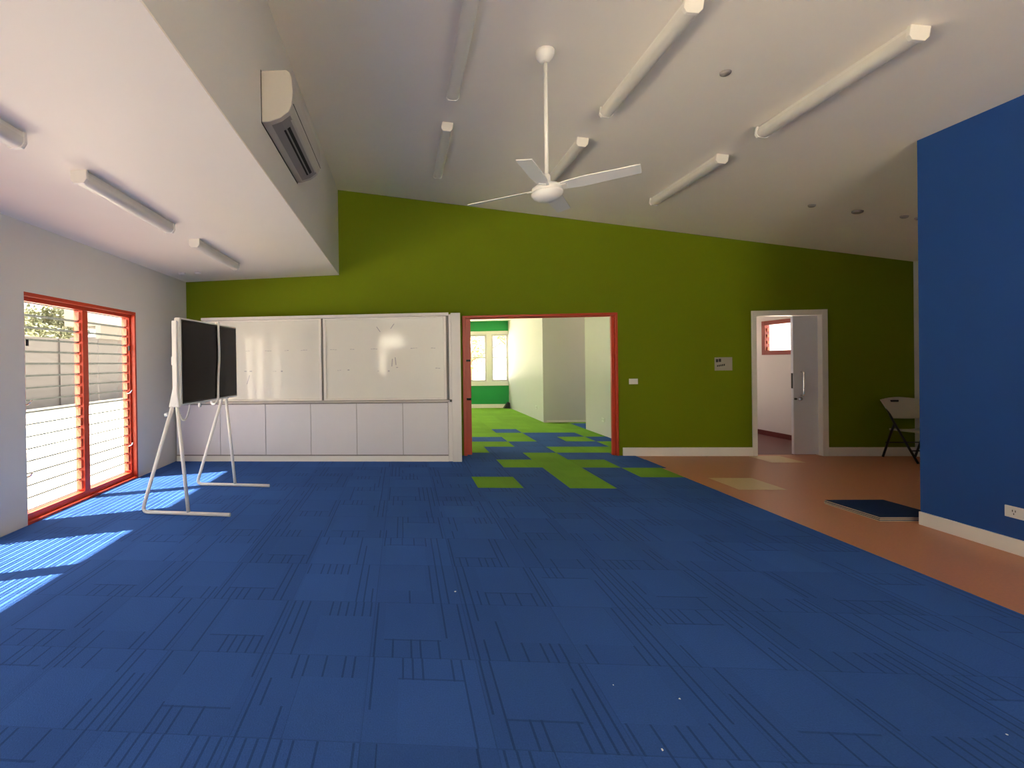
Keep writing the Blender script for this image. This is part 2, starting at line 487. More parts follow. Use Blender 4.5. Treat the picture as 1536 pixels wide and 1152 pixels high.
for i in range(4):
    z0 = .08+i*.113
    bm_prism(bm, [(.05, z0+.0), (.056, z0+.0), (.036, z0+.118), (.030, z0+.118)], 'y', .078, a-.078)
obj('louvre_glass', bm, M['glass'], w)
bm = bmesh.new()
for i in range(4):
    for yy in (.078, a-.093): bm_box(bm, .02, .06, yy, yy+.015, .085+i*.113, .14+i*.113)
obj('louvre_clips', bm, M['clip'], w)

# ---------------------------------------------------------------- second room
YF = 14.29; ZF = 2.64
bm = bmesh.new()
fx0, fx1, fz0, fz1 = .2, 3.32, .81, 2.235
def fw(x0, x1, z0, z1, mi=0): bm_box(bm, x0, x1, YF, YF+.15, z0, z1, mi)
fw(-2.1, fx0, 0, ZF+.1); fw(fx1-.06, 3.34, 0, ZF+.1); fw(fx0, fx1-.06, 0, fz0); fw(fx0, fx1-.06, fz1, ZF+.1)
struct(obj('wall_far', bm, M['green2']))
struct(box('baseboard_far', -2.0, 3.19, YF-.016, YF, 0, .12, M['trimw']))
bm = bmesh.new(); bm_box(bm, 3.2, 3.32, 10.85, YF+.1, 0, ZF+.1); struct(obj('wall_far_right', bm, M['white']))
struct(box('wall_alcove', 3.32, 6.0, 10.85, 10.97, 0, ZF+.1, M['white']))
struct(box('baseboard_alcove', 3.27, 6.0, 10.836, 10.85, 0, .05, M['trimw']))
struct(box('wall_side', 3.715, 3.83, D+.12, 9.74, 0, ZF+.1, M['white']))
bm = bmesh.new()
for q in ((D+.12, 8.4, 0, ZF+.1), (11.6, YF, 0, ZF+.1), (8.4, 11.6, 0, .5), (8.4, 11.6, 2.35, ZF+.1)): bm_box(bm, -2.1, -2.0, *q)
struct(obj('wall_far_left', bm, M['white']))
w = struct(empty('window_10', (-2.05, 8.4, .5))); bm = bmesh.new()  # unseen window added to brighten the next room
for q in ((0, .05, 0, 1.85), (1.57, 1.63, 0, 1.85), (3.15, 3.2, 0, 1.85), (.05, 3.15, 0, .05), (.05, 3.15, 1.8, 1.85)): bm_box(bm, -.03, .03, *q)
obj('window_frame', bm, M['trimw'], w)
bm = bmesh.new(); bm_box(bm, -.004, .004, .03, 3.17, .03, 1.82); obj('pane', bm, M['pane'], w)
bm = bmesh.new()
bm_box(bm, 6.0, 6.1, 9.6, 10.97, 0, .4); bm_box(bm, 6.0, 6.1, 9.6, 10.97, 2.4, ZF+.1); bm_box(bm, 6.0, 6.1, 9.6, 9.8, .4, 2.4); bm_box(bm, 6.0, 6.1, 10.8, 10.97, .4, 2.4)  # opening added to bring light to the passage and alcove
struct(obj('wall_passage', bm, M['white']))
struct(box('wall_passage_near', 3.83, 4.84, 9.62, 9.74, 0, ZF+.1, M['white']))
bm = bmesh.new(); bm_box(bm, -2.1, 6.1, D+.12, 9.98, ZF, ZF+.1) if False else None
bm = bmesh.new(); bm_box(bm, -2.1, 4.84, D+.12, YF+.15, ZF, ZF+.1); bm_box(bm, 4.84, 6.1, 9.62, 11.0, ZF+.07, ZF+.17)
struct(obj('ceiling_far', bm, M['ceil']))
# window with pale surround
w = struct(empty('window_8', (0, YF, 0)))
bm = bmesh.new()
for q in ((fx0-.1, 3.195, fz0-.13, fz0), (fx0-.1, 3.195, fz1, fz1+.1), (fx0-.1, fx0, fz0, fz1), (2.55, 2.70, fz0, fz1), (1.35, 1.50, fz0, fz1)):
    bm_box(bm, q[0], q[1], -.02, .1, q[2], q[3])
obj('window_surround', bm, M['trimw'], w, .003)
bm = bmesh.new()
for (a, b) in ((.2, 1.35), (1.50, 2.55), (2.70, 3.19)):
    t = .05
    for q in ((a, a+t, fz0, fz1), (b-t, b, fz0, fz1), (a+t, b-t, fz0, fz0+t), (a+t, b-t, fz1-t, fz1), (a+t, b-t, 1.52, 1.55)):
        bm_box(bm, q[0], q[1], .02, .07, q[2], q[3])
obj('window_frame', bm, M['room3'], w)
bm = bmesh.new()
bm_box(bm, .25, 3.19, .042, .048, fz0+.03, fz1-.03); obj('pane', bm, M['pane'], w)
# black wedge at the foot of the wall
bm = bmesh.new(); bm_prism(bm, [(2.99, CT), (3.17, CT), (3.17, .17), (3.13, .20)], 'y', 14.04, 14.2)
tag(obj('door_wedge', bm, M['black'], None, .006), 'small black wedge on the green carpet in the far corner of the next room', 'door wedge')

# ---------------------------------------------------------------- left windows
def louvre_window(name, y0, y1):
    w = struct(empty(name, (L-.10, y0, 0)))
    a = y1-y0; t = .06; mid = a/2; mw = .085
    bm = bmesh.new()
    x0, x1 = -.05, .05
    for q in ((0, t, 0, WZ), (a-t, a, 0, WZ), (t, a-t, 0, .085), (t, a-t, WZ-.075, WZ), (mid-mw/2, mid+mw/2, .085, WZ-.075)):
        bm_box(bm, x0, x1, q[0], q[1], q[2], q[3])
    # inner trim up to the wall face, head and sill
    bm_box(bm, x1, .103, 0, a, 0, .03); bm_box(bm, x1, .103, 0, a, WZ-.035, WZ)
    bm_box(bm, x1, .103, a-.03, a, .03, WZ-.035)
    obj('window_frame', bm, M['red'], w, .003)
    nb = 17; z0 = .095; pitch = (WZ-.085-z0)/nb
    for (s0, s1) in ((t+.004, mid-mw/2-.004), (mid+mw/2+.004, a-t-.004)):
        g = bmesh.new(); c = bmesh.new()
        for i in range(nb):
            zb = z0+i*pitch
            # nearly shut blade: foot outward, head inward, laps the blade above
            p = [(-.022, zb-.004), (-.016, zb-.004), (.010, zb+pitch+.012), (.004, zb+pitch+.012)]
            n0 = len(g.faces)
            bm_prism(g, p, 'y', s0, s1)
            for (u, v) in ((-.01, .07), (.93, 1.01)):      # ground edges of the blade
                a0, a1 = Vector(p[0]).lerp(Vector(p[3]), u), Vector(p[0]).lerp(Vector(p[3]), v)
                n0 = len(g.faces)
                bm_prism(g, [(a0.x-.0005, a0.y), (a0.x+.0065, a0.y), (a1.x+.0065, a1.y), (a1.x-.0005, a1.y)], 'y', s0, s1, 1)
            for yy in (s0-.003, s1-.022):
                bm_box(c, -.028, .028, yy, yy+.025, zb+.018, zb+pitch-.014)
        obj('louvre_glass', g, [M['glass'], M['gedge']], w)
        obj('louvre_clips', c, M['clip'], w)
    # handles
    for yy in (t+.012, a-t-.03):
        bm = bmesh.new()
        for zz in (.42, 1.08): bm_tube(bm, rounded([(.03, yy, zz), (.07, yy, zz+.01), (.085, yy+.012, zz+.045)], .015), .007, 8)
        obj('louvre_handle', bm, M['chrome'], w)
    bm = bmesh.new()
    bm_box(bm, .05, .062, a-t-.03, a-t-.01, 1.62, 1.68); bm_box(bm, .05, .062, t+.01, t+.03, 1.62, 1.68)
    obj('window_catch', bm, M['black'], w)
    return w
for k, (a, b) in enumerate(WINS): louvre_window(('window_1', 'window_2', 'window_3', 'window_9')[k], a, b)

# ---------------------------------------------------------------- light battens
def batten(row=0):
    root = empty('ceiling_batten_light', (0, 0, 0))
    ln = 1.23
    bm = bmesh.new(); bm_box(bm, -.045, .045, .012, ln-.012, -.040, 0); obj('channel', bm, M['lightb'], root, .003)
    bm = bmesh.new()
    pr = [(-.054, -.034), (-.052, -.060), (-.040, -.078), (-.018, -.088), (.018, -.088), (.040, -.078), (.052, -.060), (.054, -.034)]
    bm_prism(bm, pr, 'y', .022, ln-.022)
    o = obj('diffuser', bm, M['diff'], root)
    for p in o.data.polygons: p.use_smooth = True
    md = o.modifiers.new('es', 'EDGE_SPLIT'); md.split_angle = math.radians(40)
    for y in (0, ln-.024):
        bm = bmesh.new()
        bm_prism(bm, [(-.057, 0), (-.057, -.064), (-.036, -.091), (.036, -.091), (.057, -.064), (.057, 0)], 'y', y, y+.024)
        obj('end_cap', bm, M['lightb'], root, .003)
    return root
b0 = batten(); used = False
G1 = 'batten lights on the sloping ceiling'; G2 = 'batten lights on the low ceiling'
LB = [(.49, 2.97, 'white batten light nearest the bulkhead, front row of the sloping ceiling'),
      (.49, 4.72, 'white batten light nearest the bulkhead, back row of the sloping ceiling'),
      (1.81, 2.97, 'white batten light just right of the ceiling fan canopy, front row'),
      (1.81, 4.72, 'white batten light seen just behind the ceiling fan rod, back row'),
      (3.13, 3.02, 'white batten light rightmost in the front row, close to the blue wall'),
      (3.13, 4.74, 'white batten light rightmost in the back row, above the wall switch')]
LOW = [(-2.17, 1.26, 'white batten light on the low ceiling cut off by the left picture edge'),
       (-2.17, 2.98, 'white batten light on the low ceiling, the middle one, above the louvre window'),
       (-2.17, 4.72, 'small looking batten light on the low ceiling nearest the green wall')]
for (x, y, lab) in LB:
    o = b0 if not used else copy_tree(b0); used = True
    o.location = (x, y, zc(x)-.001); o.rotation_euler = (0, math.atan(TK), 0); tag(o, lab, 'light', G1)
for (x, y, lab) in LOW:
    o = copy_tree(b0); o.location = (x, y, zl(x)+.003); o.rotation_euler = (0, -math.atan(.045/(E-L)), 0); tag(o, lab, 'light', G2)

# ---------------------------------------------------------------- ceiling fan
FX, FY, FZ = 1.10, 3.57, 2.70
fan = empty('ceiling_fan', (FX, FY, FZ))
tag(fan, 'white four blade ceiling fan hanging on a long rod from the sloping ceiling', 'ceiling fan')
ct = zc(FX)-FZ
bm = bmesh.new(); bm_lathe(bm, [(0, -.085), (.022, -.085), (.035, -.078), (.060, -.045), (.068, -.02), (.068, .012), (0, .012)], 32)
obj('canopy', bm, M['plastw'], fan, loc=(0, 0, ct), rot=(0, math.atan(TK)*.6, 0))
bm = bmesh.new(); bm_tube(bm, [(0, 0, .05), (0, 0, ct-.05)], .0135, 16); obj('rod', bm, M['plastw'], fan)
bm = bmesh.new(); bm_lathe(bm, [(0, .115), (.016, .115), (.024, .10), (.027, .06), (.05, .045), (.085, .03), (.108, .012), (.108, -.008), (.104, -.012), (.104, -.018), (.112, -.022), (.112, -.035), (.095, -.062), (.06, -.082), (0, -.088)], 40)
obj('motor_housing', bm, M['plastw'], fan)
for k in range(4):
    ang = math.radians(60+90*k)
    bm = bmesh.new()
    n = 10; up = []; lo = []
    for i in range(n+1):
        r = .085+(.61-.085)*i/n
        hw = .038+.024*min(1, i/3)-.010*(i/n)
        tw = math.radians(-17+5*i/n)
        for s, lst in ((-1, lo), (1, up)):
            lst.append((r, s*hw*math.cos(tw), s*hw*math.sin(tw)))
    vt = [[bm.verts.new((p[0], p[1], p[2]+dz+.004)) for p in lst] for lst in (lo, up) for dz in (0, .006)]
    lo0, lo1, up0, up1 = vt
    for i in range(n):
        bm.faces.new((lo0[i], lo0[i+1], up0[i+1], up0[i])); bm.faces.new((lo1[i], up1[i], up1[i+1], lo1[i+1]))
        bm.faces.new((lo0[i], lo1[i], lo1[i+1], lo0[i+1])); bm.faces.new((up0[i], up0[i+1], up1[i+1], up1[i]))
    bm.faces.new((lo0[0], up0[0], up1[0], lo1[0])); bm.faces.new((lo0[n], lo1[n], up1[n], up0[n]))
    bl = obj('blade', bm, M['plastw'], fan, loc=(0, 0, 0), rot=(0, 0, ang))
    bm = bmesh.new(); bm_box(bm, .06, .14, -.028, .028, -.002, .004)
    obj('blade_bracket', bm, M['plastw'], bl, rot=(math.radians(-16), 0, 0))

# ---------------------------------------------------------------- ceiling discs
def disc(x, y, r, name, lab, cat, g, smooth=.02):
    bm = bmesh.new(); bm_lathe(bm, [(0, -smooth), (r*.7, -smooth), (r*.95, -smooth*.6), (r, 0), (r, .004), (0, .004)], 28)
    return tag(obj(name, bm, M['acd'], None, loc=(x, y, zc(x)), rot=(0, math.atan(TK), 0)), lab, cat, g)
disc(2.40, 3.60, .036, 'ceiling_sensor', 'small round grey sensor on the sloping ceiling between two batten lights', 'sensor', None, .018)
GD = 'small round fittings at the low end of the sloping ceiling'
disc(4.67, 5.63, .035, 'ceiling_fitting', 'leftmost small round fitting at the low end of the sloping ceiling', 'ceiling fitting', GD)
disc(5.17, 5.65, .05, 'ceiling_fitting', 'flat oval looking round fitting in the middle of the low ceiling end', 'ceiling fitting', GD)
disc(5.64, 5.63, .036, 'ceiling_fitting', 'left one of the close pair of round fittings by the blue wall', 'ceiling fitting', GD)
disc(5.79, 5.63, .036, 'ceiling_fitting', 'right one of the close pair of round fittings by the blue wall', 'ceiling fitting', GD)
for k, (x, y) in enumerate(((-3.10, 6.35), (-2.87, 6.35))):
    bm = bmesh.new(); bm_lathe(bm, [(0, -.025), (.03, -.025), (.045, -.012), (.045, .003), (0, .003)], 24)
    tag(obj('smoke_detector', bm, M['plastw'], None, loc=(x, y, zl(x))),
        ('left' if not k else 'right')+' one of two tiny round white fittings on the low ceiling in the corner', 'detector', 'fittings in the corner of the low ceiling')

# ---------------------------------------------------------------- air conditioner on the bulkhead
ac = empty('air_conditioner', (E, 3.155, 3.10))
tag(ac, 'cream split air conditioner mounted high on the bulkhead wall', 'air conditioner')
LN = 1.09
prof = [(0, 0), (.05, 0), (.13, .022), (.19, .062), (.212, .105), (.222, .20), (.218, .28), (.205, .33), (.18, .352), (.0, .355)]
bm = bmesh.new(); bm_prism(bm, prof, 'y', 0, LN)
o = obj('casing', bm, M['ac'], ac, .006)
bm = bmesh.new()
def on_prof(i, f): a, b = Vector(prof[i]), Vector(prof[i+1]); return a.lerp(b, f)
p0, p1 = on_prof(1, .1), on_prof(3, .5)
# recessed looking outlet: grey tray with two dark slots and a vane between
d1 = Vector(prof[2])-Vector(prof[1]); n1 = Vector((d1.y, -d1.x)).normalized()
d2_ = Vector(prof[3])-Vector(prof[2]); n2 = Vector((d2_.y, -d2_.x)).normalized()
def slab(a, b, n, t, y0, y1, m, name):
    bm = bmesh.new(); bm_prism(bm, [tuple(a), tuple(b), tuple(b+n*t), tuple(a+n*t)], 'y', y0, y1)
    return obj(name, bm, m, ac)
slab(Vector(prof[1])+d1*.1, Vector(prof[2]), n1, .0025, .05, LN-.05, M['acd'], 'outlet_tray')
slab(Vector(prof[2]), Vector(prof[3]), n2, .0025, .05, LN-.05, M['acd'], 'outlet_tray')
slab(Vector(prof[2])-d1*.18, Vector(prof[2])+d1*.0, n1, .005, .16, LN-.13, M['dark'], 'outlet_slot')
slab(Vector(prof[2])+d2_*.16, Vector(prof[2])+d2_*.50, n2, .005, .16, LN-.13, M['dark'], 'outlet_slot')
slab(Vector(prof[2])+d2_*.84, Vector(prof[3])+Vector((.004, .004)), n2, .006, .10, LN-.09, M['ac'], 'air_vane')
bm = bmesh.new(); bm_box(bm, .2205, .2235, .012, LN-.012, .118, .121); obj('front_seam', bm, M['dark'], ac)
bm = bmesh.new(); bm_box(bm, -.004, .0015, -.008, LN+.008, -.008, .36); obj('back_plate', bm, M['dark'], ac)

# ---------------------------------------------------------------- storage and whiteboards
YC = 6.603
G = 'low cupboards under the whiteboards'
CABS = [(-3.355, -2.684, -2.004, 'low white double cupboard in the corner behind the display stand'),
        (-2.004, -1.337, -.669, 'low white double cupboard in the middle under the joint of the whiteboards'),
        (-.669, -.008, .632, 'low white double cupboard at the right end next to the white end panel')]
for (a, m_, b, lab) in CABS:
    c = empty('cupboard', (a, YC, 0)); tag(c, lab, 'cupboard', G)
    wd = b-a; mm = m_-a
    bm = bmesh.new(); bm_box(bm, 0, wd, .02, .42, .09, .853); obj('body', bm, M['gap'], c)  # grey carcass darkens the joints between the doors
    bm = bmesh.new(); bm_box(bm, 0, wd, .004, .42, CT, .086); obj('plinth', bm, M['trimw'], c)
    bm = bmesh.new(); bm_box(bm, 0, wd, .012, .019, .086, .104); obj('shadow_gap', bm, M['gap'], c)  # grey strip paints the shadow line above the plinth
    for (u, v) in ((0, mm), (mm, wd)):
        bm = bmesh.new(); bm_box(bm, u+.0035, v-.0035, 0, .0195, .105, .838); obj('door', bm, M['lam'], c, .0015)
    bm = bmesh.new(); bm_box(bm, mm-.19, mm+.19, -.004, .02, .839, .852); obj('finger_pull', bm, M['acd'], c)
bm = bmesh.new(); bm_box(bm, -3.36, .655, YC-.03, YC+.40, .854, .884)
tag(obj('marker_ledge', bm, M['ledge'], None, .004), 'long pale ledge running between the whiteboards and the cupboards', 'shelf')
bm = bmesh.new(); bm_box(bm, .634, .689, YC+.01, D-.001, CT, .852); bm_box(bm, .656, .689, YC+.01, D-.001, .885, 2.09)
bm_box(bm, .689, .817, YC-.01, D-.001, CT, 2.108)
tag(obj('end_panel', bm, M['lam2'], None, .003), 'tall cream end panel between the whiteboards and the red doorway', 'panel')
# carcass behind the boards
bm = bmesh.new()
bm_box(bm, -2.93, .655, YC+.06, D-.002, .885, 2.075)
bm_box(bm, -2.95, .655, YC+.0, D-.002, 2.076, 2.118)
bm_box(bm, -1.172, -1.138, YC+.048, YC+.062, .886, 2.075, 1); bm_box(bm, .617, .654, YC+.048, YC+.062, .886, 2.075, 1)  # grey strip between the boards paints the shade in their gap
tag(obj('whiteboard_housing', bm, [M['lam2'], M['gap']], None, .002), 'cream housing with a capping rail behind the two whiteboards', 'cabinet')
def whiteboard(x0, x1, lab, marks):
    r = empty('whiteboard', (x0, YC, .886)); tag(r, lab, 'whiteboard', 'wall whiteboards above the cupboards')
    w, h = x1-x0, 2.072-.886; t = .035
    bm = bmesh.new(); bm_box(bm, .01, w-.01, .028, .04, .005, h-.005); pan = bm
    bm = bmesh.new()
    for q in ((0, t, 0, h), (w-t, w, 0, h), (t, w-t, 0, t*.7), (t, w-t, h-t*.7, h)): bm_box(bm, q[0], q[1], .008, .045, q[2], q[3])
    obj('frame', bm, M['trimw'], r, .003)
    bm = pan
    for (x, z, w_, h_, sl) in marks:
        x -= x0; z -= .886
        vs = [bm.verts.new((x+a_+s*.003, .0272, z+b_)) for (a_, b_, s) in ((-w_/2-sl/2, -h_/2, -1), (-w_/2+sl/2, h_/2, -1), (w_/2+sl/2, h_/2, 1), (w_/2-sl/2, -h_/2, 1))]
        ws = [bm.verts.new(v.co+Vector((0, .0006, 0))) for v in vs]
        fs = [bm.faces.new(vs), bm.faces.new(ws[::-1])]+[bm.faces.new((vs[i], ws[i], ws[(i+1) % 4], vs[(i+1) % 4])) for i in range(4)]
        for f_ in fs: f_.material_index = 1
    obj('panel', bm, [M['board'], M['ink']], r)
    return r
def px2b(px, py):                         # reading positions off the board plane
    return (-.0685+(px-552.5)/693.5*1.0)*6.62*1.0, H
def mk(x, z, n=3, w=.022, h=.008, gap=.012, sl=0):
    return [(x+i*(w+gap), z+random.uniform(-.004, .004), w, h*random.uniform(.5, 1.1), sl) for i in range(n)]
ml = mk(-2.28, 1.62, 2)+mk(-1.99, 1.62, 3)+mk(-1.70, 1.62, 2)+mk(-1.46, 1.62, 3)+mk(-2.30, 1.32, 1, .03, .022)+mk(-2.22, 1.32, 1, .03, .022)+mk(-1.88, 1.32, 2, .016, .006)+mk(-1.76, 1.32, 1, .02, .02)
ml += [(-2.26, 1.20, .004, .13, .04)]
mr = mk(-1.03, 1.62, 3)+mk(-.74, 1.62, 2)+mk(-.44, 1.62, 3)+mk(.13, 1.62, 3)+mk(.42, 1.62, 2)+mk(-.93, 1.32, 2, .02, .006)+mk(-.78, 1.32, 1, .022, .02)+mk(-.35, 1.30, 1, .02, .006)+mk(-.20, 1.30, 1, .02, .02)+mk(.48, 1.33, 2, .025, .008)
mr += [(-.34, 1.90, .006, .075, -.05), (-.14, 1.94, .006, .07, .05), (-.15, 1.42, .007, .11, .01), (-.10, 1.44, .007, .11, -.01), (-.08, 1.35, .02, .01, 0)]
whiteboard(-2.925, -1.170, 'left hand whiteboard with faint marks, partly behind the display', ml)
whiteboard(-1.140, .618, 'right hand whiteboard with faint marks and a bright window reflection', mr)

# ---------------------------------------------------------------- display on stand
ds = empty('interactive_display', (-2.10, 4.22, CT), -math.radians(4.0))
tag(ds, 'large black screen with white casing on a white tubular rolling stand by the window', 'display')
R_ = .0175
def aframe(y, k=1.0):
    st = empty('side_frame', (0, y, 0)); st.parent = ds
    bm = bmesh.new()
    bm_tube(bm, rounded([(.48, 0, .0185), (-.41, 0, .0185), (-.075, 0, 1.04)], .07, 8), R_, 14)
    obj('base_tube', bm, M['plasth'], st)
    bm = bmesh.new(); bm_tube(bm, [(.065, 0, .03), (-.035, 0, 1.06)], R_, 14); obj('front_leg', bm, M['plasth'], st)
    bm = bmesh.new(); bm_prism(bm, [(-.11, 1.02), (-.002, 1.02), (-.018, 1.16), (-.018, 1.84), (-.068, 1.84), (-.068, 1.20)], 'y', -.017, .017)
    obj('upright', bm, M['plasth'], st, .008)
    return st
aframe(0); aframe(1.03)
sc_ = empty('screen', (0, 0, 0)); sc_.parent = ds
bm = bmesh.new(); bm_box(bm, -.062, .0, .018, 1.275, 1.03, 1.872); obj('casing', bm, M['plasth'], sc_, .012, 3)
bm = bmesh.new(); bm_box(bm, -.002, .0035, .040, 1.255, 1.048, 1.855); obj('bezel', bm, M['bezel'], sc_, .002)
bm = bmesh.new(); bm_box(bm, .003, .0045, .055, 1.24, 1.065, 1.84); obj('glass', bm, M['screen'], sc_)
bm = bmesh.new()
bm_tube(bm, [(-.075, .90, 1.55), (-.072, .88, 1.80), (-.04, .84, 1.885), (.0, .80, 1.888), (.018, .77, 1.86), (.020, .765, 1.75), (.019, .775, 1.6), (.019, .77, 1.45), (.020, .745, 1.3), (.020, .735, 1.15), (.02, .725, 1.04), (.0, .70, .99), (-.05, .72, 1.0), (-.07, .74, 1.10)], .013, 10, True, 6)
obj('cable', bm, M['plasth'], ds)
bm = bmesh.new()
bm_tube(bm, [(-.03, .02, 1.0), (-.02, .06, .90), (-.01, .12, .90), (-.02, .20, 1.0), (-.03, .22, 1.04)], .008, 8, True, 6)
obj('cable_loop', bm, M['plasth'], ds)
bm = bmesh.new(); bm_tube(bm, [(-.02, .40, 1.035), (-.02, .40, .985)], .014, 10); obj('hook', bm, M['plasth'], ds)
bm = bmesh.new(); bm_tube(bm, [(-.115, .0, .955), (-.155, .0, .945)], .018, 12); obj('knob', bm, M['plasth'], ds)
bm = bmesh.new(); bm_box(bm, -.085, -.065, .0, 1.03, 1.42, 1.50); obj('cross_bar', bm, M['plasth'], ds)

# ---------------------------------------------------------------- folding chair
ch = empty('folding_chair', (6.62, 6.47, 0))
tag(ch, 'beige plastic folding chair on a black frame, half hidden by the blue wall', 'chair')
cw = .45
for s, x in (('l', 0), ('r', cw)):
    bm = bmesh.new(); bm_tube(bm, rounded([(x, 0, .012), (x, .30, .52), (x, .44, .80)], .15), .0125, 10); obj('front_leg', bm, M['black'], ch)
    xi = x+(.018 if x == 0 else -.018)
    bm = bmesh.new(); bm_tube(bm, [(xi, .46, .012), (xi, .35, .36), (xi, .30, .50)], .0125, 10); obj('rear_leg', bm, M['black'], ch)
for (y, zz, nm) in ((.10, .16, 'stretcher'), (.40, .22, 'stretcher')):
    bm = bmesh.new(); bm_tube(bm, [(.0, y, zz), (cw, y, zz)], .008, 8); obj(nm, bm, M['black'], ch)
bm = bmesh.new(); nx, ny = 8, 6
def grid_slab(bm, f, nx, ny, th):
    a = [[bm.verts.new(f(i/nx, j/ny)) for j in range(ny+1)] for i in range(nx+1)]
    b = [[bm.verts.new(Vector(f(i/nx, j/ny))+Vector(th)) for j in range(ny+1)] for i in range(nx+1)]
    for i in range(nx):
        for j in range(ny):
            bm.faces.new((a[i][j], a[i+1][j], a[i+1][j+1], a[i][j+1])).smooth = True
            bm.faces.new((b[i][j], b[i][j+1], b[i+1][j+1], b[i+1][j])).smooth = True
    for i in range(nx):
        bm.faces.new((a[i][0], b[i][0], b[i+1][0], a[i+1][0])); bm.faces.new((a[i][ny], a[i+1][ny], b[i+1][ny], b[i][ny]))
    for j in range(ny):
        bm.faces.new((a[0][j], a[0][j+1], b[0][j+1], b[0][j])); bm.faces.new((a[nx][j], b[nx][j], b[nx][j+1], a[nx][j+1]))
def seatf(u, v): return (.03+u*(cw-.06), .02+v*.37+.02*math.sin(PI*u)*(v < .01)*-1, .405-.012*math.sin(PI*u)-.015*v)
grid_slab(bm, seatf, 12, 8, (0, 0, .028)); obj('seat', bm, M['seat'], ch, .006)
def backf(u, v):
    s = math.sin(PI*u)
    hgt = .56+v*(.245+.03*s)
    x = .012*(1-v)+u*(cw-.024*(1-v)) - .035*v*(1-2*u)
    return (x, .33+.14*(hgt-.56)/.27*.9+.035*s, hgt-.012*s*(1-v))
bm = bmesh.new(); grid_slab(bm, backf, 14, 6, (0, -.022, .004)); bk = obj('backrest', bm, M['seat'], ch, .006)
bm = bmesh.new(); bm_box(bm, .10, .20, .438, .452, .775, .80); obj('grip_slot', bm, M['dark'], bk, .004, loc=(0, -.008, 0))

# ---------------------------------------------------------------- loose carpet tiles
GT = 'loose carpet tiles stacked on the brown floor'
labs = ['bottom loose carpet tile of the small stack by the blue wall', 'middle loose carpet tile of the small stack by the blue wall', 'top loose blue carpet tile of the small stack by the blue wall']
for k in range(3):
    t = empty('carpet_tile', (4.035+.008*k, 4.245+.006*k, .0015+.0115*k), math.radians([1.5, 2.5, 2][k]))
    tag(t, labs[k], 'carpet tile', GT)
    bm = bmesh.new(); bm_box(bm, 0, .54, 0, .5, 0, .0085); obj('backing', bm, M['back'], t)
    bm = bmesh.new(); bm_box(bm, 0.001, .539, .001, .499, .0085, .0112); obj('pile', bm, M['navy'], t)

# ---------------------------------------------------------------- switches, sign, outlets
s = empty('light_switch', (3.363, D, 1.092)); tag(s, 'white double light switch plate on the green wall right of the red doorway', 'switch')
bm = bmesh.new(); bm_box(bm, -.062, .062, -.008, 0, -.04, .04); obj('plate', bm, M['plastw'], s, .003)
for x in (-.028, .028):
    bm = bmesh.new(); bm_box(bm, x-.02, x+.02, -.012, -.007, -.026, .026); obj('rocker', bm, M['plastw'], s, .002)
s = empty('wall_sign', (4.615, D, 1.33)); tag(s, 'small silver room sign with dark pictogram on the green wall', 'sign')
bm = bmesh.new(); bm_box(bm, -.12, .12, -.006, 0, -.095, .095); obj('plate', bm, M['steel'], s, .002)
bm = bmesh.new()
bm_box(bm, -.105, -.072, -.0075, -.0055, .025, .07); bm_box(bm, -.066, -.034, -.0075, -.0055, .03, .075)
obj('pictogram', bm, M['black'], s, .004)
bm = bmesh.new()
for i in range(5): bm_box(bm, -.09+i*.023, -.075+i*.023, -.0075, -.0055, -.04+.003*i, -.015+.004*i)
obj('lettering', bm, M['black'], s)

def outlet(name, loc, rotz, wd, hg, lab):
    s = empty(name, loc, rotz); tag(s, lab, 'socket')
    bm = bmesh.new(); bm_box(bm, -wd/2, wd/2, -.009, 0, -hg/2, hg/2); obj('plate', bm, M['plastw'], s, .003)
    for x in (-wd/4, wd/4):
        bm = bmesh.new()
        for (a, b) in ((-.012, .008), (.004, .008)): bm_box(bm, x+a, x+a+.003, -.0105, -.0085, b-.006, b+.008)
        bm_box(bm, x-.005, x-.002, -.0105, -.0085, -.018, -.006)
        obj('socket_slots', bm, M['dark'], s)
    return s
outlet('power_outlet', (BX, 3.53, .294), -PI/2, .22, .082, 'white double power socket on the blue wall above the skirting')
outlet('power_outlet', (3.715, 8.91, .295), -PI/2, .12, .075, 'small power socket on the white wall just inside the red doorway')
outlet('power_outlet', (3.2, 11.40, .295), -PI/2, .12, .075, 'small power socket on the far white wall of the next room')

# scraps on the carpet
for (x, y, r, lab) in ((.302, 2.86, .009, 'white paper scrap on the carpet in the middle of the room, the largest speck'),
                  (1.124, 1.996, .005, 'tiny white scrap, rightmost of the near cluster of specks on the carpet'),
                  (.913, 1.731, .006, 'white scrap on the carpet closest to the bottom edge of the photo'),
                  (.889, 2.066, .004, 'tiny white scrap, leftmost of the near cluster of specks on the carpet'),
                  (2.207, 1.871, .005, 'tiny white scrap on the dark carpet toward the bottom right corner')):
    bm = bmesh.new(); n = 6
    a = [bm.verts.new((r*math.cos(2*PI*i/n)*random.uniform(.6, 1.2), r*math.sin(2*PI*i/n)*random.uniform(.6, 1.2), random.uniform(0, .002))) for i in range(n)]
    t = bm.verts.new((0, 0, .004)); b = bm.verts.new((0, 0, -.0005))
    for i in range(n): bm.faces.new((a[i], a[(i+1) % n], t)); bm.faces.new((a[(i+1) % n], a[i], b))
    tag(obj('paper_scrap', bm, M['scrap'], None, loc=(x, y, CT+.0008)), lab, 'paper scrap', 'scraps on the carpet')

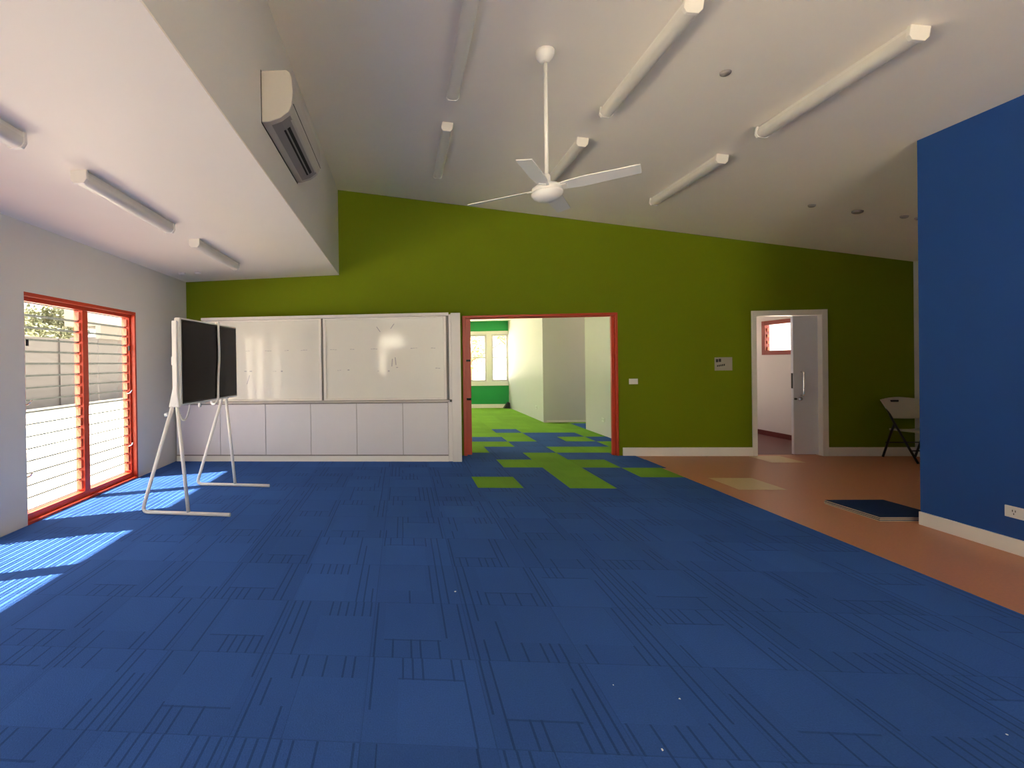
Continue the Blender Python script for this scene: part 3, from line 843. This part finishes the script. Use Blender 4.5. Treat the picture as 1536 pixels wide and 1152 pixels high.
# ---------------------------------------------------------------- outdoors
struct(box('ground', -60, 60, -60, 80, -.16, -.125, M['pave']))
bm = bmesh.new(); bm_prism(bm, [(-7.5, -.13), (-17, 3.9), (-22, 3.9), (-22, -.13)], 'x', -20, 20)  # bank added to bounce sunlight indoors and brighten the whiteboard reflection
struct(obj('added_bounce_bank', bm, M['pave']))
struct(box('added_dim_ground', -6.2, L-W, -8, 16, -.126, -.119, M['dim_ground']))  # darker ground strip added to cut light bounced onto the low ceiling
bm = bmesh.new(); bm_box(bm, -14.1, -14.0, -14, 20.3, -.125, 2.62)
for i in range(12):
    y = -14+i*2.9; bm_box(bm, -14.0, -13.94, y, y+.08, -.125, 2.62)
for zz in (.5, 1.0, 1.5, 2.0): bm_box(bm, -14.0, -13.985, -14, 20.3, zz, zz+.02)
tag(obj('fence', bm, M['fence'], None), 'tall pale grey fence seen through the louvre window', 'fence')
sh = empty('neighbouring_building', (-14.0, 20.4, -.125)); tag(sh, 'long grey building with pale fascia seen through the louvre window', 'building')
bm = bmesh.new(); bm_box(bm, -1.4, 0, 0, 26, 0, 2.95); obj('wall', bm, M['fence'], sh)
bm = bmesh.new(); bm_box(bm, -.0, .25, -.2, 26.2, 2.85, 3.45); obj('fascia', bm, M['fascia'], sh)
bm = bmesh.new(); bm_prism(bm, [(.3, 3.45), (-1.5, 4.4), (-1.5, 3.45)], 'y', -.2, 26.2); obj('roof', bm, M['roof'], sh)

def tree(x, y, h, rad, m, lab, seed, n=2600, ls=.13):
    rnd = random.Random(seed)
    t = empty('tree', (x, y, -.125)); tag(t, lab, 'tree', 'trees outside the windows')
    bm = bmesh.new()
    bm_tube(bm, [(0, 0, 0), (.05, .03, h*.3), (-.04, .05, h*.62)], [.16, .12, .07], 10)
    for k in range(6):
        a = k*1.05; bm_tube(bm, [(0, .03, h*(.3+.05*k)), (math.cos(a)*rad*.7, math.sin(a)*rad*.7, h*(.5+.06*k))], [.06, .02], 7)
    obj('trunk', bm, M['bark'], t)
    bm = bmesh.new()
    cl = [(Vector((rnd.gauss(0, rad*.45), rnd.gauss(0, rad*.45), h*rnd.uniform(.38, .95))), rad*rnd.uniform(.3, .5)) for _ in range(16)]
    for i in range(n):
        c, r = rnd.choice(cl)
        d = Vector((rnd.gauss(0, 1), rnd.gauss(0, 1), rnd.gauss(0, 1))).normalized()*r*rnd.uniform(.6, 1)
        p = c+d; u = Vector((rnd.gauss(0, 1), rnd.gauss(0, 1), rnd.gauss(0, .6))).normalized(); v = u.cross(Vector((rnd.gauss(0, 1), rnd.gauss(0, 1), 1))).normalized()
        s = ls*rnd.uniform(.6, 1.2)
        bm.faces.new([bm.verts.new(q) for q in (p-u*s, p+v*s*.45, p+u*s, p-v*s*.45)])
    obj('foliage', bm, m, t)
tree(-17.2, 20.6, 4.7, 1.3, M['leaf'], 'leafy tree above the fence, nearer one seen through the louvre window', 1)
tree(-18.6, 24.6, 5.6, 1.5, M['leaf'], 'leafy tree above the fence beside the grey building', 2)
tree(3.4, 24, 5.0, 2.4, M['leaf2'], 'yellow green tree outside the far window of the next room, right one', 3)
tree(6.2, 27, 5.5, 2.4, M['leaf2'], 'yellow green tree outside the far window of the next room, behind the wall corner', 4)

# ---------------------------------------------------------------- light
w = bpy.data.worlds.new('sky'); SC.world = w; w.use_nodes = True
N = w.node_tree.nodes; K = w.node_tree.links; bg = N['Background']
sky = N.new('ShaderNodeTexSky'); sky.sky_type = 'NISHITA'; sky.sun_disc = False
sky.sun_elevation = math.radians(58); sky.sun_rotation = math.radians(250)
sky.air_density = 1.0; sky.dust_density = 2.5; sky.ozone_density = .8
warm = N.new('ShaderNodeMix'); warm.data_type = 'RGBA'; warm.inputs['Factor'].default_value = .62
K.new(sky.outputs[0], warm.inputs['A']); warm.inputs['B'].default_value = (4.2, 3.9, 3.3, 1)
K.new(warm.outputs['Result'], bg.inputs[0]); bg.inputs[1].default_value = .24

sd = bpy.data.lights.new('sun', 'SUN'); sd.energy = 11.0; sd.angle = math.radians(.53); sd.color = (1, .93, .82)
so = bpy.data.objects.new('sun', sd); COL.objects.link(so)
dv = Vector((1, .40, -1.60*math.hypot(1, .40)))
so.rotation_euler = dv.to_track_quat('-Z', 'Y').to_euler(); so.location = (-20, -8, 30)

def portal(loc, rot, sx, sy):
    a = bpy.data.lights.new('portal', 'AREA'); a.shape = 'RECTANGLE'; a.size = sx; a.size_y = sy
    o = bpy.data.objects.new('portal', a); COL.objects.link(o); o.location = loc; o.rotation_euler = rot
    a.cycles.is_portal = True
for (a, b) in WINS: portal((L-.17, (a+b)/2, WZ/2), (0, -PI/2, 0), WZ, b-a)
for (a, b, c, d) in RW: portal(((a+b)/2, YR-.17, (c+d)/2), (PI/2, 0, 0), b-a, d-c)
portal(((fx0+3.2)/2, YF+.17, (fz0+fz1)/2), (-PI/2, 0, 0), 3.0, 1.42)
portal((5.75, 10.12, 1.45), (-PI/2, 0, 0), 1.4, 1.7)
portal((-2.12, 10.0, 1.42), (0, -PI/2, 0), 1.85, 3.2)
portal((6.12, 10.3, 1.4), (0, PI/2, 0), 2.0, 1.0)
portal((X3+.13, (wy0+wy1)/2, (wz0+wz1)/2), (0, PI/2, 0), .6, 1.7)

# ---------------------------------------------------------------- camera
f, cx, cy, yaw, pit, rol = 693.507, 552.497, 548.174, -.0741, -.0047, .0149
cd = bpy.data.cameras.new('camera'); cam = bpy.data.objects.new('camera', cd); COL.objects.link(cam)
cd.sensor_fit = 'HORIZONTAL'; cd.sensor_width = 36; cd.lens = f/1536*36
cd.shift_x = (768-cx)/1536; cd.shift_y = (cy-576)/1536
cd.clip_start = .05; cd.clip_end = 300
def rz(a): return Matrix.Rotation(a, 3, 'Z')
def rx(a): return Matrix.Rotation(a, 3, 'X')
def ry(a): return Matrix.Rotation(a, 3, 'Y')
# world->view (x right, y depth, z up): roll * pitch * yaw
c, s = math.cos(yaw), math.sin(yaw); A = Matrix(((c, -s, 0), (s, c, 0), (0, 0, 1)))
c, s = math.cos(pit), math.sin(pit); B = Matrix(((1, 0, 0), (0, c, s), (0, -s, c)))
c, s = math.cos(rol), math.sin(rol); Cm = Matrix(((c, 0, -s), (0, 1, 0), (s, 0, c)))
V = Cm @ B @ A
Rw = V.transposed()                                   # columns: view axes in world
right, depth, up = Rw.col[0], Rw.col[1], Rw.col[2]
rot = Matrix((right, up, -depth)).transposed()
cam.matrix_world = Matrix.Translation((0, 0, H)) @ rot.to_4x4()
SC.camera = cam

# ---------------------------------------------------------------- render look
SC.view_settings.view_transform = 'Standard'; SC.view_settings.look = 'None'
SC.view_settings.gamma = 1; SC.view_settings.use_curve_mapping = False
SC.view_settings.exposure = 2.62
cy_ = SC.cycles
cy_.max_bounces = 10; cy_.diffuse_bounces = 6; cy_.glossy_bounces = 4; cy_.transparent_max_bounces = 24; cy_.transmission_bounces = 4
cy_.sample_clamp_indirect = 8; cy_.caustics_reflective = False; cy_.caustics_refractive = False
cy_.use_denoising = True
